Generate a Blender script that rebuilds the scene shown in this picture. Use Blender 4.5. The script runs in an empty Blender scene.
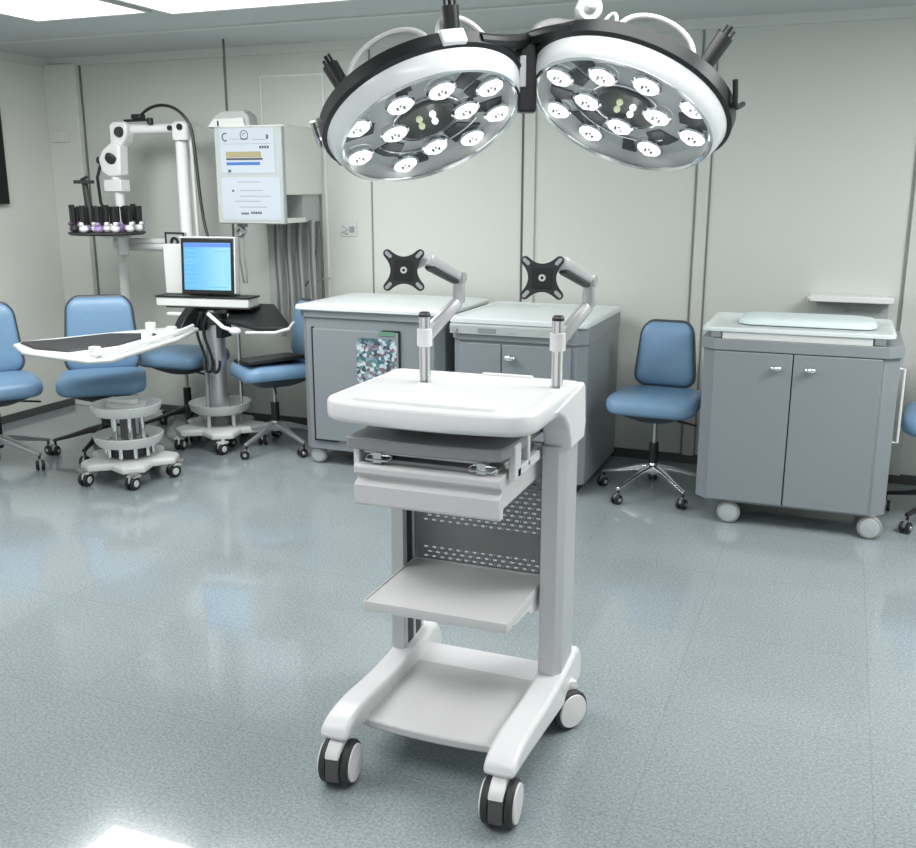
import bpy, bmesh, math, random
from mathutils import Vector, Matrix
S = bpy.context.scene
COL = S.collection
R = math.radians
PI = math.pi
rnd = random.Random(4)

# ------------------------------------------------------------------ camera
cd = bpy.data.cameras.new('camera'); cam = bpy.data.objects.new('camera', cd); COL.objects.link(cam)
cam.location = (0, 0, 1.6)
cam.rotation_euler = (PI/2 - math.atan(234/970), 0, R(21.4))
cd.sensor_width = 36; cd.lens = 970/916*36; cd.clip_start = .05
S.camera = cam
# ------------------------------------------------------------------ world, light, exposure
w = bpy.data.worlds.new('world'); S.world = w; w.use_nodes = True
w.node_tree.nodes['Background'].inputs[0].default_value = (.97, .98, 1, 1)
w.node_tree.nodes['Background'].inputs[1].default_value = 1.08
S.view_settings.view_transform = 'Standard'; S.view_settings.look = 'None'
S.view_settings.gamma = 1; S.view_settings.use_curve_mapping = False
S.view_settings.exposure = -0.46
PANEL_POWER = 3.2
def area(name, loc, size, power, rot=(0,0,0), col=(1,1,1)):
    l = bpy.data.lights.new(name, 'AREA'); l.shape = 'RECTANGLE'; l.size = size[0]; l.size_y = size[1]
    l.energy = power; l.color = col
    o = bpy.data.objects.new(name, l); COL.objects.link(o); o.location = loc; o.rotation_euler = rot
    return o
PANELS = [(-4.19, -3.43, 3.1, 4.42, 50), (-3.37, -2.05, 3.1, 4.50, 36), (-1.0, .3, 2.5, 3.5, 16), (.9, 2.2, 3.0, 4.3, 95),  # left pair is in view; the others are added unseen to brighten the back
          (-4.19, -3.43, .6, 1.9, 18), (-3.37, -2.05, .6, 1.9, 16), (-1.2, .1, .2, 1.5, 14)]  # row out of view, added to light the cart and the front
for (x0, x1, y0, y1, pw) in PANELS:      # each ceiling panel's own light, the size of its diffuser
    area('ceiling_panel_light', ((x0+x1)/2, (y0+y1)/2, 2.484), (x1-x0-.04, y1-y0-.04), pw)

# ------------------------------------------------------------------ materials
def mat(name, col, rough=.5, metal=0, spec=.5, emit=None, es=0, coat=0):
    m = bpy.data.materials.new(name); m.use_nodes = True
    b = m.node_tree.nodes['Principled BSDF']
    b.inputs['Base Color'].default_value = (*col, 1); b.inputs['Roughness'].default_value = rough
    b.inputs['Metallic'].default_value = metal; b.inputs['Specular IOR Level'].default_value = spec
    b.inputs['Coat Weight'].default_value = coat
    if emit: b.inputs['Emission Color'].default_value = (*emit, 1); b.inputs['Emission Strength'].default_value = es
    return m
def vary(m, amount=.06, scale=6, bump=0, bscale=200):
    """gentle procedural variation of the surface colour (wear), optional fine grain bump"""
    nt = m.node_tree; b = nt.nodes['Principled BSDF']; c = b.inputs['Base Color'].default_value[:]
    tc = nt.nodes.new('ShaderNodeTexCoord'); n = nt.nodes.new('ShaderNodeTexNoise'); n.inputs['Scale'].default_value = scale
    n.inputs['Detail'].default_value = 5
    nt.links.new(tc.outputs['Object'], n.inputs['Vector'])
    mx = nt.nodes.new('ShaderNodeMix'); mx.data_type = 'RGBA'
    mx.inputs[6].default_value = (*[v*(1-amount) for v in c[:3]], 1); mx.inputs[7].default_value = (*[min(1, v*(1+amount)) for v in c[:3]], 1)
    nt.links.new(n.outputs['Fac'], mx.inputs[0]); nt.links.new(mx.outputs[2], b.inputs['Base Color'])
    if bump:
        n2 = nt.nodes.new('ShaderNodeTexNoise'); n2.inputs['Scale'].default_value = bscale
        nt.links.new(tc.outputs['Object'], n2.inputs['Vector'])
        bp = nt.nodes.new('ShaderNodeBump'); bp.inputs['Strength'].default_value = bump; bp.inputs['Distance'].default_value = .002
        nt.links.new(n2.outputs['Fac'], bp.inputs['Height']); nt.links.new(bp.outputs['Normal'], b.inputs['Normal'])
    return m
M = {}
M['wall'] = vary(mat('wall_paint', (.60, .625, .585), .5), .02, 1.2)
M['wallside'] = vary(mat('side_wall_paint', (.68, .70, .65), .55), .02, 1.2)
M['strip'] = mat('wall_strip', (.58, .60, .57), .5)
M['midseam'] = mat('mid_seam', (.16, .165, .155), .5)
M['softseam'] = mat('soft_seam', (.24, .25, .235), .6)
M['seam'] = mat('dark_seam', (.10, .105, .10), .6)
M['ceil'] = vary(mat('ceiling_paint', (.50, .535, .53), .6), .03, 2)
M['base'] = mat('baseboard_vinyl', (.07, .075, .075), .5)
M['white'] = vary(mat('white_plastic', (.80, .80, .80), .35), .015, 5)
M['cartwhite'] = vary(mat('cart_white_plastic', (.79, .79, .795), .28), .01, 4)
M['shelf'] = vary(mat('cart_shelf_coating', (.62, .61, .61), .30), .015, 4)
M['alu'] = vary(mat('satin_aluminium', (.60, .60, .61), .42, .35), .03, 8)
M['traygrey'] = vary(mat('tray_grey', (.27, .265, .27), .40), .04, 6)
M['drawer'] = vary(mat('drawer_grey', (.66, .65, .655), .4), .02, 6)
M['perf'] = mat('perforated_metal', (.25, .25, .255), .5)
M['dark'] = mat('dark_rubber', (.035, .035, .037), .55)
M['black'] = mat('black_plastic', (.012, .013, .014), .38)
M['brown'] = mat('caster_housing', (.10, .092, .09), .3)
M['chrome'] = mat('chrome', (.82, .83, .84), .16, 1)
M['steel'] = mat('brushed_steel', (.52, .54, .55), .34, .8)
M['armgrey'] = mat('arm_silver', (.56, .56, .57), .36, .5)
M['plate'] = mat('plate_charcoal', (.03, .031, .033), .42)
M['cab'] = vary(mat('cabinet_grey', (.232, .258, .276), .38), .03, 3)
M['cabband'] = vary(mat('cabinet_band_grey', (.245, .268, .28), .4), .03, 3)
M['cabtop'] = vary(mat('cabinet_top', (.70, .75, .75), .3), .02, 3)
M['pad'] = vary(mat('padded_mat', (.62, .71, .71), .45), .02, 4)
M['bluevinyl'] = vary(mat('blue_vinyl', (.165, .29, .435), .42), .05, 7, .25, 160)
M['chairdark'] = mat('chair_shell', (.045, .06, .075), .45)
M['capgrey'] = mat('wheel_cap', (.42, .45, .46), .35)
M['capwhite'] = mat('wheel_cap_white', (.80, .79, .79), .35)
M['offwhite'] = vary(mat('equipment_white', (.66, .68, .66), .4), .03, 6)
M['boxwhite'] = vary(mat('box_cream', (.72, .73, .69), .5), .02, 3)
M['boxgrey'] = mat('box_grey', (.42, .45, .44), .5)
M['paper'] = mat('poster_paper', (.46, .51, .56), .6)
M['ink'] = mat('poster_ink', (.06, .07, .09), .6)
M['inkpale'] = mat('poster_pale_ink', (.27, .31, .35), .6)
M['yellow'] = mat('poster_yellow', (.33, .29, .16), .6)
M['blue'] = mat('poster_blue', (.05, .15, .42), .6)
M['purple'] = vary(mat('purple_caps', (.36, .26, .50), .35), .4, 30)
M['pink'] = mat('pink_cap', (.55, .16, .42), .35)
M['hose'] = mat('hose_grey', (.30, .31, .30), .5)
M['hosedark'] = mat('hose_dark', (.13, .14, .14), .5)
M['lampwhite'] = mat('lamp_white', (.86, .88, .88), .18, 0, .6)
M['lampplate'] = mat('lamp_inner_plate', (.78, .79, .79), .35, 0)
M['lampdark'] = mat('lamp_dark_insert', (.06, .062, .062), .28)
M['bulb'] = mat('lamp_bulb', (1, 1, 1), .3, emit=(1, 1, .98), es=2.4)
M['spark'] = mat('lamp_led', (.6, .66, .4), .3, emit=(.8, .9, .6), es=.8)
M['panel'] = mat('ceiling_light_panel', (1, 1, 1), .5, emit=(1, 1, 1), es=PANEL_POWER)
M['tv'] = mat('screen_off', (.004, .004, .005), .5)

def glass_mat():
    m = bpy.data.materials.new('lamp_cover_glass'); m.use_nodes = True; nt = m.node_tree; nt.nodes.clear()
    o = nt.nodes.new('ShaderNodeOutputMaterial'); t = nt.nodes.new('ShaderNodeBsdfTransparent'); g = nt.nodes.new('ShaderNodeBsdfGlossy')
    g.inputs['Roughness'].default_value = .05; t.inputs['Color'].default_value = (.96, .98, .98, 1)
    lw = nt.nodes.new('ShaderNodeFresnel'); lw.inputs['IOR'].default_value = 1.45
    mx = nt.nodes.new('ShaderNodeMixShader')
    nt.links.new(lw.outputs[0], mx.inputs[0]); nt.links.new(t.outputs[0], mx.inputs[1]); nt.links.new(g.outputs[0], mx.inputs[2])
    nt.links.new(mx.outputs[0], o.inputs[0]); return m
M['glass'] = glass_mat()

def floor_mat():
    m = mat('vinyl_floor', (.3, .36, .37), .13, 0, .5); nt = m.node_tree; b = nt.nodes['Principled BSDF']; L = nt.links
    tc = nt.nodes.new('ShaderNodeTexCoord')
    n = nt.nodes.new('ShaderNodeTexNoise'); n.inputs['Scale'].default_value = 120; n.inputs['Detail'].default_value = 4; n.inputs['Roughness'].default_value = .7
    L.new(tc.outputs['Object'], n.inputs['Vector'])
    cr = nt.nodes.new('ShaderNodeValToRGB'); e = cr.color_ramp.elements
    e[0].position = .34; e[0].color = (.215, .26, .275, 1); e[1].position = .66; e[1].color = (.415, .47, .485, 1)
    L.new(n.outputs['Fac'], cr.inputs['Fac'])
    n2 = nt.nodes.new('ShaderNodeTexNoise'); n2.inputs['Scale'].default_value = 1.6; n2.inputs['Detail'].default_value = 3
    L.new(tc.outputs['Object'], n2.inputs['Vector'])
    # tile seams: 0.6 m tiles
    sp = nt.nodes.new('ShaderNodeSeparateXYZ'); L.new(tc.outputs['Object'], sp.inputs[0])
    def seam(sock, off):
        a = nt.nodes.new('ShaderNodeMath'); a.operation = 'ADD'; a.inputs[1].default_value = off; L.new(sock, a.inputs[0])
        p = nt.nodes.new('ShaderNodeMath'); p.operation = 'PINGPONG'; p.inputs[1].default_value = .3; L.new(a.outputs[0], p.inputs[0])
        c = nt.nodes.new('ShaderNodeMath'); c.operation = 'LESS_THAN'; c.inputs[1].default_value = .0018; L.new(p.outputs[0], c.inputs[0])
        return c.outputs[0]
    sx = seam(sp.outputs['X'], -.2+60); sy = seam(sp.outputs['Y'], -4.03+60)
    mx = nt.nodes.new('ShaderNodeMath'); mx.operation = 'MAXIMUM'; L.new(sx, mx.inputs[0]); L.new(sy, mx.inputs[1])
    k = nt.nodes.new('ShaderNodeMath'); k.operation = 'MULTIPLY'; k.inputs[1].default_value = .24; L.new(mx.outputs[0], k.inputs[0])
    big = nt.nodes.new('ShaderNodeMix'); big.data_type = 'RGBA'; big.blend_type = 'MULTIPLY'; big.inputs[0].default_value = .22
    L.new(cr.outputs[0], big.inputs[6]); L.new(n2.outputs['Fac'], big.inputs[7])
    # per-tile tone
    mm = nt.nodes.new('ShaderNodeMix'); mm.data_type = 'RGBA'; mm.inputs[7].default_value = (.09, .12, .125, 1)
    L.new(k.outputs[0], mm.inputs[0]); L.new(big.outputs[2], mm.inputs[6]); L.new(mm.outputs[2], b.inputs['Base Color'])
    n3 = nt.nodes.new('ShaderNodeTexNoise'); n3.inputs['Scale'].default_value = 3.5; n3.inputs['Detail'].default_value = 2
    L.new(tc.outputs['Object'], n3.inputs['Vector'])
    bp = nt.nodes.new('ShaderNodeBump'); bp.inputs['Strength'].default_value = .035; bp.inputs['Distance'].default_value = .01
    L.new(n3.outputs['Fac'], bp.inputs['Height']); L.new(bp.outputs['Normal'], b.inputs['Normal'])
    b.inputs['Coat Weight'].default_value = .38; b.inputs['Coat Roughness'].default_value = .02
    return m
M['floor'] = floor_mat()

def screen_mat():
    m = mat('blue_screen', (.02, .05, .1), .3); nt = m.node_tree; b = nt.nodes['Principled BSDF']; L = nt.links
    tc = nt.nodes.new('ShaderNodeTexCoord'); sp = nt.nodes.new('ShaderNodeSeparateXYZ'); L.new(tc.outputs['Generated'], sp.inputs[0])
    cr = nt.nodes.new('ShaderNodeValToRGB'); cr.color_ramp.elements[0].color = (.16, .50, .86, 1); cr.color_ramp.elements[1].color = (.36, .76, .96, 1)
    cr.color_ramp.elements[0].position = .2; cr.color_ramp.elements[1].position = .8
    L.new(sp.outputs['X'], cr.inputs[0]); L.new(cr.outputs[0], b.inputs['Emission Color']); b.inputs['Emission Strength'].default_value = 1.35
    return m
M['screen'] = screen_mat()
M['scrtext'] = mat('screen_text', (.05, .2, .5), .5, emit=(.20, .50, .80), es=1)
M['scrbar'] = mat('screen_title_bar', (.05, .1, .5), .5, emit=(.10, .28, .70), es=.9)
def sticker_mat():
    m = mat('picture_sticker', (.3, .4, .4), .35); nt = m.node_tree; b = nt.nodes['Principled BSDF']; L = nt.links
    tc = nt.nodes.new('ShaderNodeTexCoord'); v = nt.nodes.new('ShaderNodeTexVoronoi'); v.inputs['Scale'].default_value = 52
    L.new(tc.outputs['Object'], v.inputs['Vector'])
    sp = nt.nodes.new('ShaderNodeSeparateColor'); L.new(v.outputs['Color'], sp.inputs[0])
    cr = nt.nodes.new('ShaderNodeValToRGB'); cr.color_ramp.interpolation = 'CONSTANT'; e = cr.color_ramp.elements
    cols = [(.05, .07, .09), (.48, .56, .6), (.05, .15, .18), (.26, .33, .38), (.20, .12, .15), (.55, .62, .66), (.10, .22, .20), (.20, .26, .33)]
    e[0].color = (*cols[0], 1); e[0].position = 0; e[1].color = (*cols[1], 1); e[1].position = .14
    for i, c in enumerate(cols[2:]):
        q = e.new(.28+i*.12); q.color = (*c, 1)
    L.new(sp.outputs[0], cr.inputs[0])
    L.new(cr.outputs[0], b.inputs['Base Color']); return m
M['sticker'] = sticker_mat()

# ------------------------------------------------------------------ mesh helpers
def rrect(wd, dp, r, n=5, cx=0, cy=0):
    r = min(r, wd/2-1e-4, dp/2-1e-4); pts = []
    for (sx, sy, a0) in ((1, -1, -90), (1, 1, 0), (-1, 1, 90), (-1, -1, 180)):
        for i in range(n+1):
            a = R(a0+90*i/n); pts.append((cx+sx*(wd/2-r)+r*math.cos(a), cy+sy*(dp/2-r)+r*math.sin(a)))
    return pts
def circ(r, n=32, cx=0, cy=0, a0=0): return [(cx+r*math.cos(a0+2*PI*i/n), cy+r*math.sin(a0+2*PI*i/n)) for i in range(n)]
class B:
    def __init__(s): s.bm = bmesh.new()
    def _f(s, vs):
        try: return s.bm.faces.new(vs)
        except ValueError: return None
    def box(s, c, sz, rot=None):
        vs = []
        for z in (-1, 1):
            for (x, y) in ((-1, -1), (1, -1), (1, 1), (-1, 1)):
                p = Vector((x*sz[0]/2, y*sz[1]/2, z*sz[2]/2))
                if rot is not None: p = rot @ p
                vs.append(s.bm.verts.new(p+Vector(c)))
        for f in ((3, 2, 1, 0), (4, 5, 6, 7), (0, 1, 5, 4), (1, 2, 6, 5), (2, 3, 7, 6), (3, 0, 4, 7)): s._f([vs[i] for i in f])
        return s
    def bb(s, x0, x1, y0, y1, z0, z1): return s.box(((x0+x1)/2, (y0+y1)/2, (z0+z1)/2), (x1-x0, y1-y0, z1-z0))
    def rings(s, rs, cap=True, closed=False):
        vr = [[s.bm.verts.new(p) for p in r] for r in rs]; n = len(rs[0])
        for a, b in zip(vr, vr[1:]+([vr[0]] if closed else [])):
            for i in range(n): s._f([a[i], a[(i+1) % n], b[(i+1) % n], b[i]])
        if cap and not closed: s._f(vr[0][::-1]); s._f(vr[-1])
        return s
    def cyl(s, p0, p1, r0, r1=None, n=20, cap=True):
        if r1 is None: r1 = r0
        p0 = Vector(p0); p1 = Vector(p1); d = (p1-p0).normalized()
        u = d.orthogonal().normalized(); v = d.cross(u)
        return s.rings([[p+u*(r*math.cos(2*PI*i/n))+v*(r*math.sin(2*PI*i/n)) for i in range(n)] for p, r in ((p0, r0), (p1, r1))], cap)
    def lathe(s, prof, c=(0, 0, 0), axis=(0, 0, 1), n=32, cap=False):
        d = Vector(axis).normalized(); u = d.orthogonal().normalized(); v = d.cross(u); c = Vector(c)
        return s.rings([[c+d*z+u*(r*math.cos(2*PI*i/n))+v*(r*math.sin(2*PI*i/n)) for i in range(n)] for r, z in prof], cap)
    def tube(s, pts, r, n=10, rr=None):
        pts = [Vector(p) for p in pts]; rs = []; up = None
        for i, p in enumerate(pts):
            d = (pts[min(i+1, len(pts)-1)]-pts[max(i-1, 0)]).normalized()
            if up is None: u = d.orthogonal().normalized()
            else: u = (up-d*up.dot(d)).normalized()
            up = u; v = d.cross(u); q = rr[i] if rr else r
            rs.append([p+u*(q*math.cos(2*PI*k/n))+v*(q*math.sin(2*PI*k/n)) for k in range(n)])
        return s.rings(rs)
    def loft(s, layers, f=None):
        """layers: list of (outline points, z)"""
        return s.rings([[Vector(f(x, y, z)) if f else Vector((x, y, z)) for x, y in o] for o, z in layers])
    def prism(s, pts, a, b, plane='XY'):
        def m(x, y, t): return {'XY': (x, y, t), 'YZ': (t, x, y), 'XZ': (x, t, y)}[plane]
        return s.rings([[Vector(m(x, y, t)) for x, y in pts] for t in (a, b)])
    def sphere(s, c, r, n=12, sc=(1, 1, 1)):
        k = n//2; rs = []
        for j in range(1, k):
            t = PI*j/k; rs.append([Vector((c[0]+sc[0]*r*math.sin(t)*math.cos(2*PI*i/n), c[1]+sc[1]*r*math.sin(t)*math.sin(2*PI*i/n), c[2]-sc[2]*r*math.cos(t))) for i in range(n)])
        return s.rings(rs)
    def obj(s, name, m, parent=None, bevel=0, world=False, label=None, ang=35, seg=2, mx=None):
        bm = s.bm
        if mx is not None: bm.transform(mx)
        if world and parent is not None:
            bmesh.ops.translate(bm, verts=bm.verts, vec=-wloc(parent))
        bmesh.ops.recalc_face_normals(bm, faces=bm.faces)
        me = bpy.data.meshes.new(name); bm.to_mesh(me); bm.free()
        for p in me.polygons: p.use_smooth = True
        me.set_sharp_from_angle(angle=R(ang))
        me.materials.append(m if not isinstance(m, str) else M[m])
        o = bpy.data.objects.new(name, me); COL.objects.link(o)
        if parent is not None: o.parent = parent
        if bevel:
            md = o.modifiers.new('bevel', 'BEVEL'); md.width = bevel; md.segments = seg; md.limit_method = 'ANGLE'; md.angle_limit = R(40); md.harden_normals = False
        if label: o['label'] = label
        return o
def wloc(o):
    v = Vector((0, 0, 0))
    while o is not None: v = v+o.location; o = o.parent
    return v
def thing(name, label, cat, loc=(0, 0, 0), rz=0, group=None):
    o = bpy.data.objects.new(name, None); COL.objects.link(o); o.location = loc; o.rotation_euler = (0, 0, rz)
    o.empty_display_size = .1
    o['label'] = label; o['category'] = cat
    if group: o['group'] = group
    return o
def tag(o, label, cat, group=None):
    o['label'] = label; o['category'] = cat
    if group: o['group'] = group
    return o
def struct(o): o['kind'] = 'structure'; return o
def dup(o, parent=None):
    c = o.copy(); COL.objects.link(c); c.parent = parent
    for ch in list(o.children): dup(ch, c)
    return c
def bez(p0, p1, p2, p3, n=14):
    p0, p1, p2, p3 = map(Vector, (p0, p1, p2, p3)); o = []
    for i in range(n+1):
        t = i/n; o.append(p0*(1-t)**3+p1*3*t*(1-t)**2+p2*3*t*t*(1-t)+p3*t**3)
    return o

# ------------------------------------------------------------------ the room
YW, XL, XR, ZC = 5.75, -5.4, 2.6, 2.5
struct(B().bb(XL-.2, XR+.2, -3.2, YW+.2, -.1, 0).obj('floor', 'floor'))
struct(B().bb(XL-.2, XR+.2, YW, YW+.15, 0, ZC+.2).obj('wall_back', 'wall'))
struct(B().bb(XL-.15, XL, -3.2, YW, 0, ZC+.2).obj('wall_left', 'wallside'))
struct(B().bb(XR, XR+.15, -3.2, YW, 0, ZC+.2).obj('wall_right', 'wall'))
panels = [p[:4] for p in PANELS]
struct(B().bb(XL-.15, XR+.15, -3.2, YW+.15, ZC+.001, ZC+.1).obj('ceiling', 'ceil'))
t = B().bb(XL, XR, 4.95, 5.0, ZC-.008, ZC+.001).obj('trim_5', 'strip'); struct(t)
struct(B().prism([(YW, ZC-.05), (YW, ZC+.001), (YW-.05, ZC+.001), (YW-.03, ZC-.05)], XL, XR, 'YZ').obj('trim_1', 'strip'))
struct(B().prism([(XL, ZC-.05), (XL, ZC+.001), (XL+.05, ZC+.001), (XL+.03, ZC-.05)], -3.2, YW, 'XZ').obj('trim_2', 'strip'))
struct(B().bb(XL, XR, YW-.012, YW, 0, .055).obj('baseboard_back', 'base'))
struct(B().bb(XL, XL+.012, -3.2, YW, 0, .055).obj('baseboard_left', 'base'))
# corner pilaster and the wall panel joints
struct(B().bb(XL, -5.118, YW-.05, YW, 0, ZC-.04).obj('trim_3', 'wallside', bevel=.004))
k = 10
for (x0, x1, m_) in ((-5.115, -5.103, 'midseam'), (-3.915, -3.901, 'seam'), (-2.85, -2.841, 'softseam'), (-1.842, -1.827, 'seam'), (-.815, -.807, 'softseam'), (-.733, -.725, 'softseam'), (.305, .315, 'softseam')):
    struct(B().bb(x0, x1, YW-.006, YW, .05, ZC-.045).obj('trim_%d' % k, m_)); k += 1
for (x0, x1) in ((-1.825, -1.755), (-.80, -.735), (.32, .40)):
    struct(B().bb(x0, x1, YW-.016, YW, .05, ZC-.045).obj('trim_%d' % k, 'strip', bevel=.004)); k += 1
LBL = ['square glowing ceiling light panel at the top left corner of the view', 'wide glowing ceiling light panel right of the square one',
       'added unseen light panel directly above the surgical lamp, brightening the back of the room', 'added unseen light panel above the right padded cabinet, brightening the back right', 'added unseen square light panel above the camera, near the left wall',
       'added unseen wide light panel above the camera, second from the left wall', 'added unseen light panel above the camera, nearest the right wall']
for i, (x0, x1, y0, y1) in enumerate(panels):
    L_ = thing('ceiling_light', LBL[i], 'ceiling light', ((x0+x1)/2, (y0+y1)/2, ZC), 0, 'ceiling light panels')
    wd, dp = x1-x0, y1-y0
    fr = B()
    for (a, b_, c_, d_) in ((-wd/2, wd/2, -dp/2, -dp/2+.02), (-wd/2, wd/2, dp/2-.02, dp/2), (-wd/2, -wd/2+.02, -dp/2+.02, dp/2-.02), (wd/2-.02, wd/2, -dp/2+.02, dp/2-.02)):
        fr.bb(a, b_, c_, d_, -.012, .0)
    fr.obj('frame', 'strip', L_)
    B().bb(-wd/2+.02, wd/2-.02, -dp/2+.02, dp/2-.02, -.008, -.001).obj('diffuser', 'panel', L_)

# ------------------------------------------------------------------ the computer cart
cart = thing('medical_cart', 'white rolling cart with drawer, shelves and perforated back in the middle of the floor', 'cart', (-.95, 2.4, 0))
def P_(b, name, m, bevel=0, parent=None, label=None, **k): return b.obj(name, m, parent or cart, bevel, True, label, **k)
# worktop: outline with bowed front, rounded corners, raised rim
def worktop(inset, n=7):
    x0, x1, y0, y1 = -1.247+inset, -.664-inset, 2.175+inset, 2.672-inset; pts = []
    r = max(.07-inset, .02); rb = max(.03-inset, .01)
    for (cx, cy, a0, rr) in ((x1-r, y0+r, -90, r), (x1-rb, y1-rb, 0, rb), (x0+rb, y1-rb, 90, rb), (x0+r, y0+r, 180, r)):
        for i in range(n+1):
            a = R(a0+90*i/n); pts.append([cx+rr*math.cos(a), cy+rr*math.sin(a)])
    o = []
    m_ = (x0+x1)/2
    o = [(x, y-(.022*(1-((x-m_)/((x1-x0)/2))**2) if y < y0+.08 else 0)) for x, y in pts]
    # bow the front edge between the two corners
    f = []
    last, first = o[-1], o[0]
    for i in range(1, 10):
        t = i/10; x = last[0]+(first[0]-last[0])*t; f.append((x, last[1]+(first[1]-last[1])*t-.022*(4*t*(1-t))))
    return o+f
wt = [(worktop(.012), 1.013), (worktop(.002), 1.019), (worktop(0), 1.030), (worktop(0), 1.060), (worktop(.005), 1.068), (worktop(.012), 1.070), (worktop(.030), 1.070), (worktop(.036), 1.0665), (worktop(.06), 1.066)]
P_(B().loft(wt), 'worktop', 'cartwhite', ang=50)
P_(B().loft([(rrect(.40, .02, .01, 4, -.965, 2.213), 1.066), (rrect(.395, .016, .008, 4, -.965, 2.213), 1.0735)]), 'hand_grip', 'cartwhite')
P_(B().loft([(rrect(.16, .025, .01, 4, -.885, 2.655), 1.066), (rrect(.155, .020, .008, 4, -.885, 2.655), 1.0755)]), 'rear_catch', 'cartwhite', .002)
def side_bracket(x0, x1):
    prof = [(2.36, 1.035), (2.42, 1.024), (2.48, 1.0), (2.525, .965), (2.548, .925), (2.555, .895), (2.70, .895), (2.715, .94), (2.70, 1.05), (2.685, 1.064), (2.62, 1.058), (2.45, 1.045)]
    return B().prism(prof, x0, x1, 'YZ')
P_(side_bracket(-.742, -.660), 'side_bracket', 'cartwhite', .008, seg=3)
P_(side_bracket(-1.245, -1.17), 'side_bracket', 'cartwhite', .008, seg=3)
# columns: extruded aluminium, slotted inner side
def column(x0, x1, inner):
    ch = .012; y0, y1 = 2.545, 2.70
    if inner > 0:  # slots face +x
        pts = [(x0+ch, y0), (x1, y0), (x1, y0+.03), (x1-.014, y0+.03), (x1-.014, y0+.075), (x1, y0+.075), (x1, y0+.09), (x1-.014, y0+.09), (x1-.014, y1-.02), (x1, y1-.02), (x1, y1), (x0+ch, y1), (x0, y1-ch), (x0, y0+ch)]
    else:
        pts = [(x0, y0), (x1-ch*1.5, y0), (x1, y0+ch*2), (x1, y1-ch), (x1-ch, y1), (x0, y1), (x0, y1-.02), (x0+.014, y1-.02), (x0+.014, y0+.09), (x0, y0+.09), (x0, y0+.075), (x0+.014, y0+.075), (x0+.014, y0+.03), (x0, y0+.03)]
    return B().prism(pts, .165, .90)
P_(column(-1.228, -1.178, 1), 'column', 'alu', .002)
P_(column(-.742, -.676, -1), 'column', 'alu', .002)
P_(B().bb(-1.1915, -1.180, 2.578, 2.618, .20, .88).bb(-1.1915, -1.180, 2.638, 2.675, .20, .88), 'slot_insert', 'dark', .002, label='dark insert strips in the column slots')
# curved legs
def leg(x0, x1):
    top = bez((0, 2.70, .215), (0, 2.58, .195), (0, 2.44, .185), (0, 2.30, .196), 8)+bez((0, 2.30, .196), (0, 2.2, .203), (0, 2.12, .20), (0, 2.085, .165), 8)[1:]
    bot = bez((0, 2.080, .140), (0, 2.25, .135), (0, 2.45, .10), (0, 2.66, .085), 10)
    prof = [(p.y, p.z) for p in top]+[(p.y, p.z) for p in bot]+[(2.76, .09), (2.775, .13), (2.765, .175), (2.74, .21)]
    return B().prism(prof, x0, x1, 'YZ')
for xs in ((-1.225, -1.142), (-.750, -.664)):
    P_(leg(*xs), 'leg', 'cartwhite', .014, seg=3, ang=60)
# bottom shelf, tray with turned-up back
sh = B(); n = 10
front = [(-1.15+.41*i/n, 2.202-.014*(4*(i/n)*(1-i/n))) for i in range(n+1)]
P_(sh.loft([(front+[(-.74, 2.66), (-1.15, 2.66)], .125), (front+[(-.74, 2.66), (-1.15, 2.66)], .152)]), 'bottom_shelf', 'shelf', .006)
P_(B().prism([(2.56, .150), (2.67, .150), (2.67, .172), (2.655, .172), (2.635, .166), (2.60, .1545)], -1.15, -.742, 'YZ'), 'shelf_back', 'cartwhite', .005)
# perforated back panel
pf = B(); x0, x1 = -1.17, -.752; yb0, yb1 = 2.640, 2.646
def slots(z0, z1):
    row = .0150; slot_h = .0070; z = z0; i = 0
    while z+row < z1:
        pf.bb(x0, x1, yb0, yb1, z, z+row-slot_h)
        x = x0; off = (i % 2)*.013; first = True
        edges = [x0]
        xx = x0+.02+off
        while xx+.03 < x1:
            edges += [xx, xx+.014, xx+.0175, xx+.021]; xx += .027
        edges.append(x1)
        for a, b_ in zip(edges[0::2], edges[1::2]): pf.bb(a, b_, yb0, yb1, z+row-slot_h, z+row)
        z += row; i += 1
    pf.bb(x0, x1, yb0, yb1, z, z1)
slots(.590, .885)
pf.bb(x0, x1, yb0, yb1, .530, .590)
slots(.470, .530)
P_(pf, 'perforated_panel', 'perf')
P_(B().bb(x0, x1, 2.600, 2.64, .37, .468), 'lower_panel', 'alu', .004)
# middle shelf
P_(B().loft([(rrect(.432, .37, .012, 4, -.966, 2.455), .446), (rrect(.432, .37, .012, 4, -.966, 2.455), .470), (rrect(.428, .366, .01, 4, -.966, 2.455), .473), (rrect(.420, .358, .008, 4, -.966, 2.455), .473), (rrect(.418, .356, .008, 4, -.966, 2.455), .470)]), 'middle_shelf', 'shelf', label='light grey middle shelf')
for x_ in (-.775, -1.18):
    P_(B().prism([(2.32, .448), (2.62, .448), (2.62, .400), (2.50, .402), (2.47, .425), (2.35, .436)], x_, x_+.023, 'YZ'), 'shelf_support', 'cartwhite', .003)
# drawer unit: housing, front with grooved grip
dr = P_(B().bb(-1.150, -.758, 2.225, 2.60, .800, .892), 'drawer_housing', 'drawer', .004)
fp = [(2.225, .786), (2.198, .786), (2.192, .792), (2.192, .842), (2.197, .848), (2.212, .853), (2.212, .866), (2.197, .871), (2.192, .875), (2.192, .892), (2.198, .898), (2.225, .898)]
df = P_(B().prism(fp, -1.156, -.748, 'YZ'), 'drawer', 'drawer', .003)
P_(B().bb(-1.135, -.775, 2.24, 2.58, .892, .905), 'drawer_top_panel', 'alu', .002)
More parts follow.
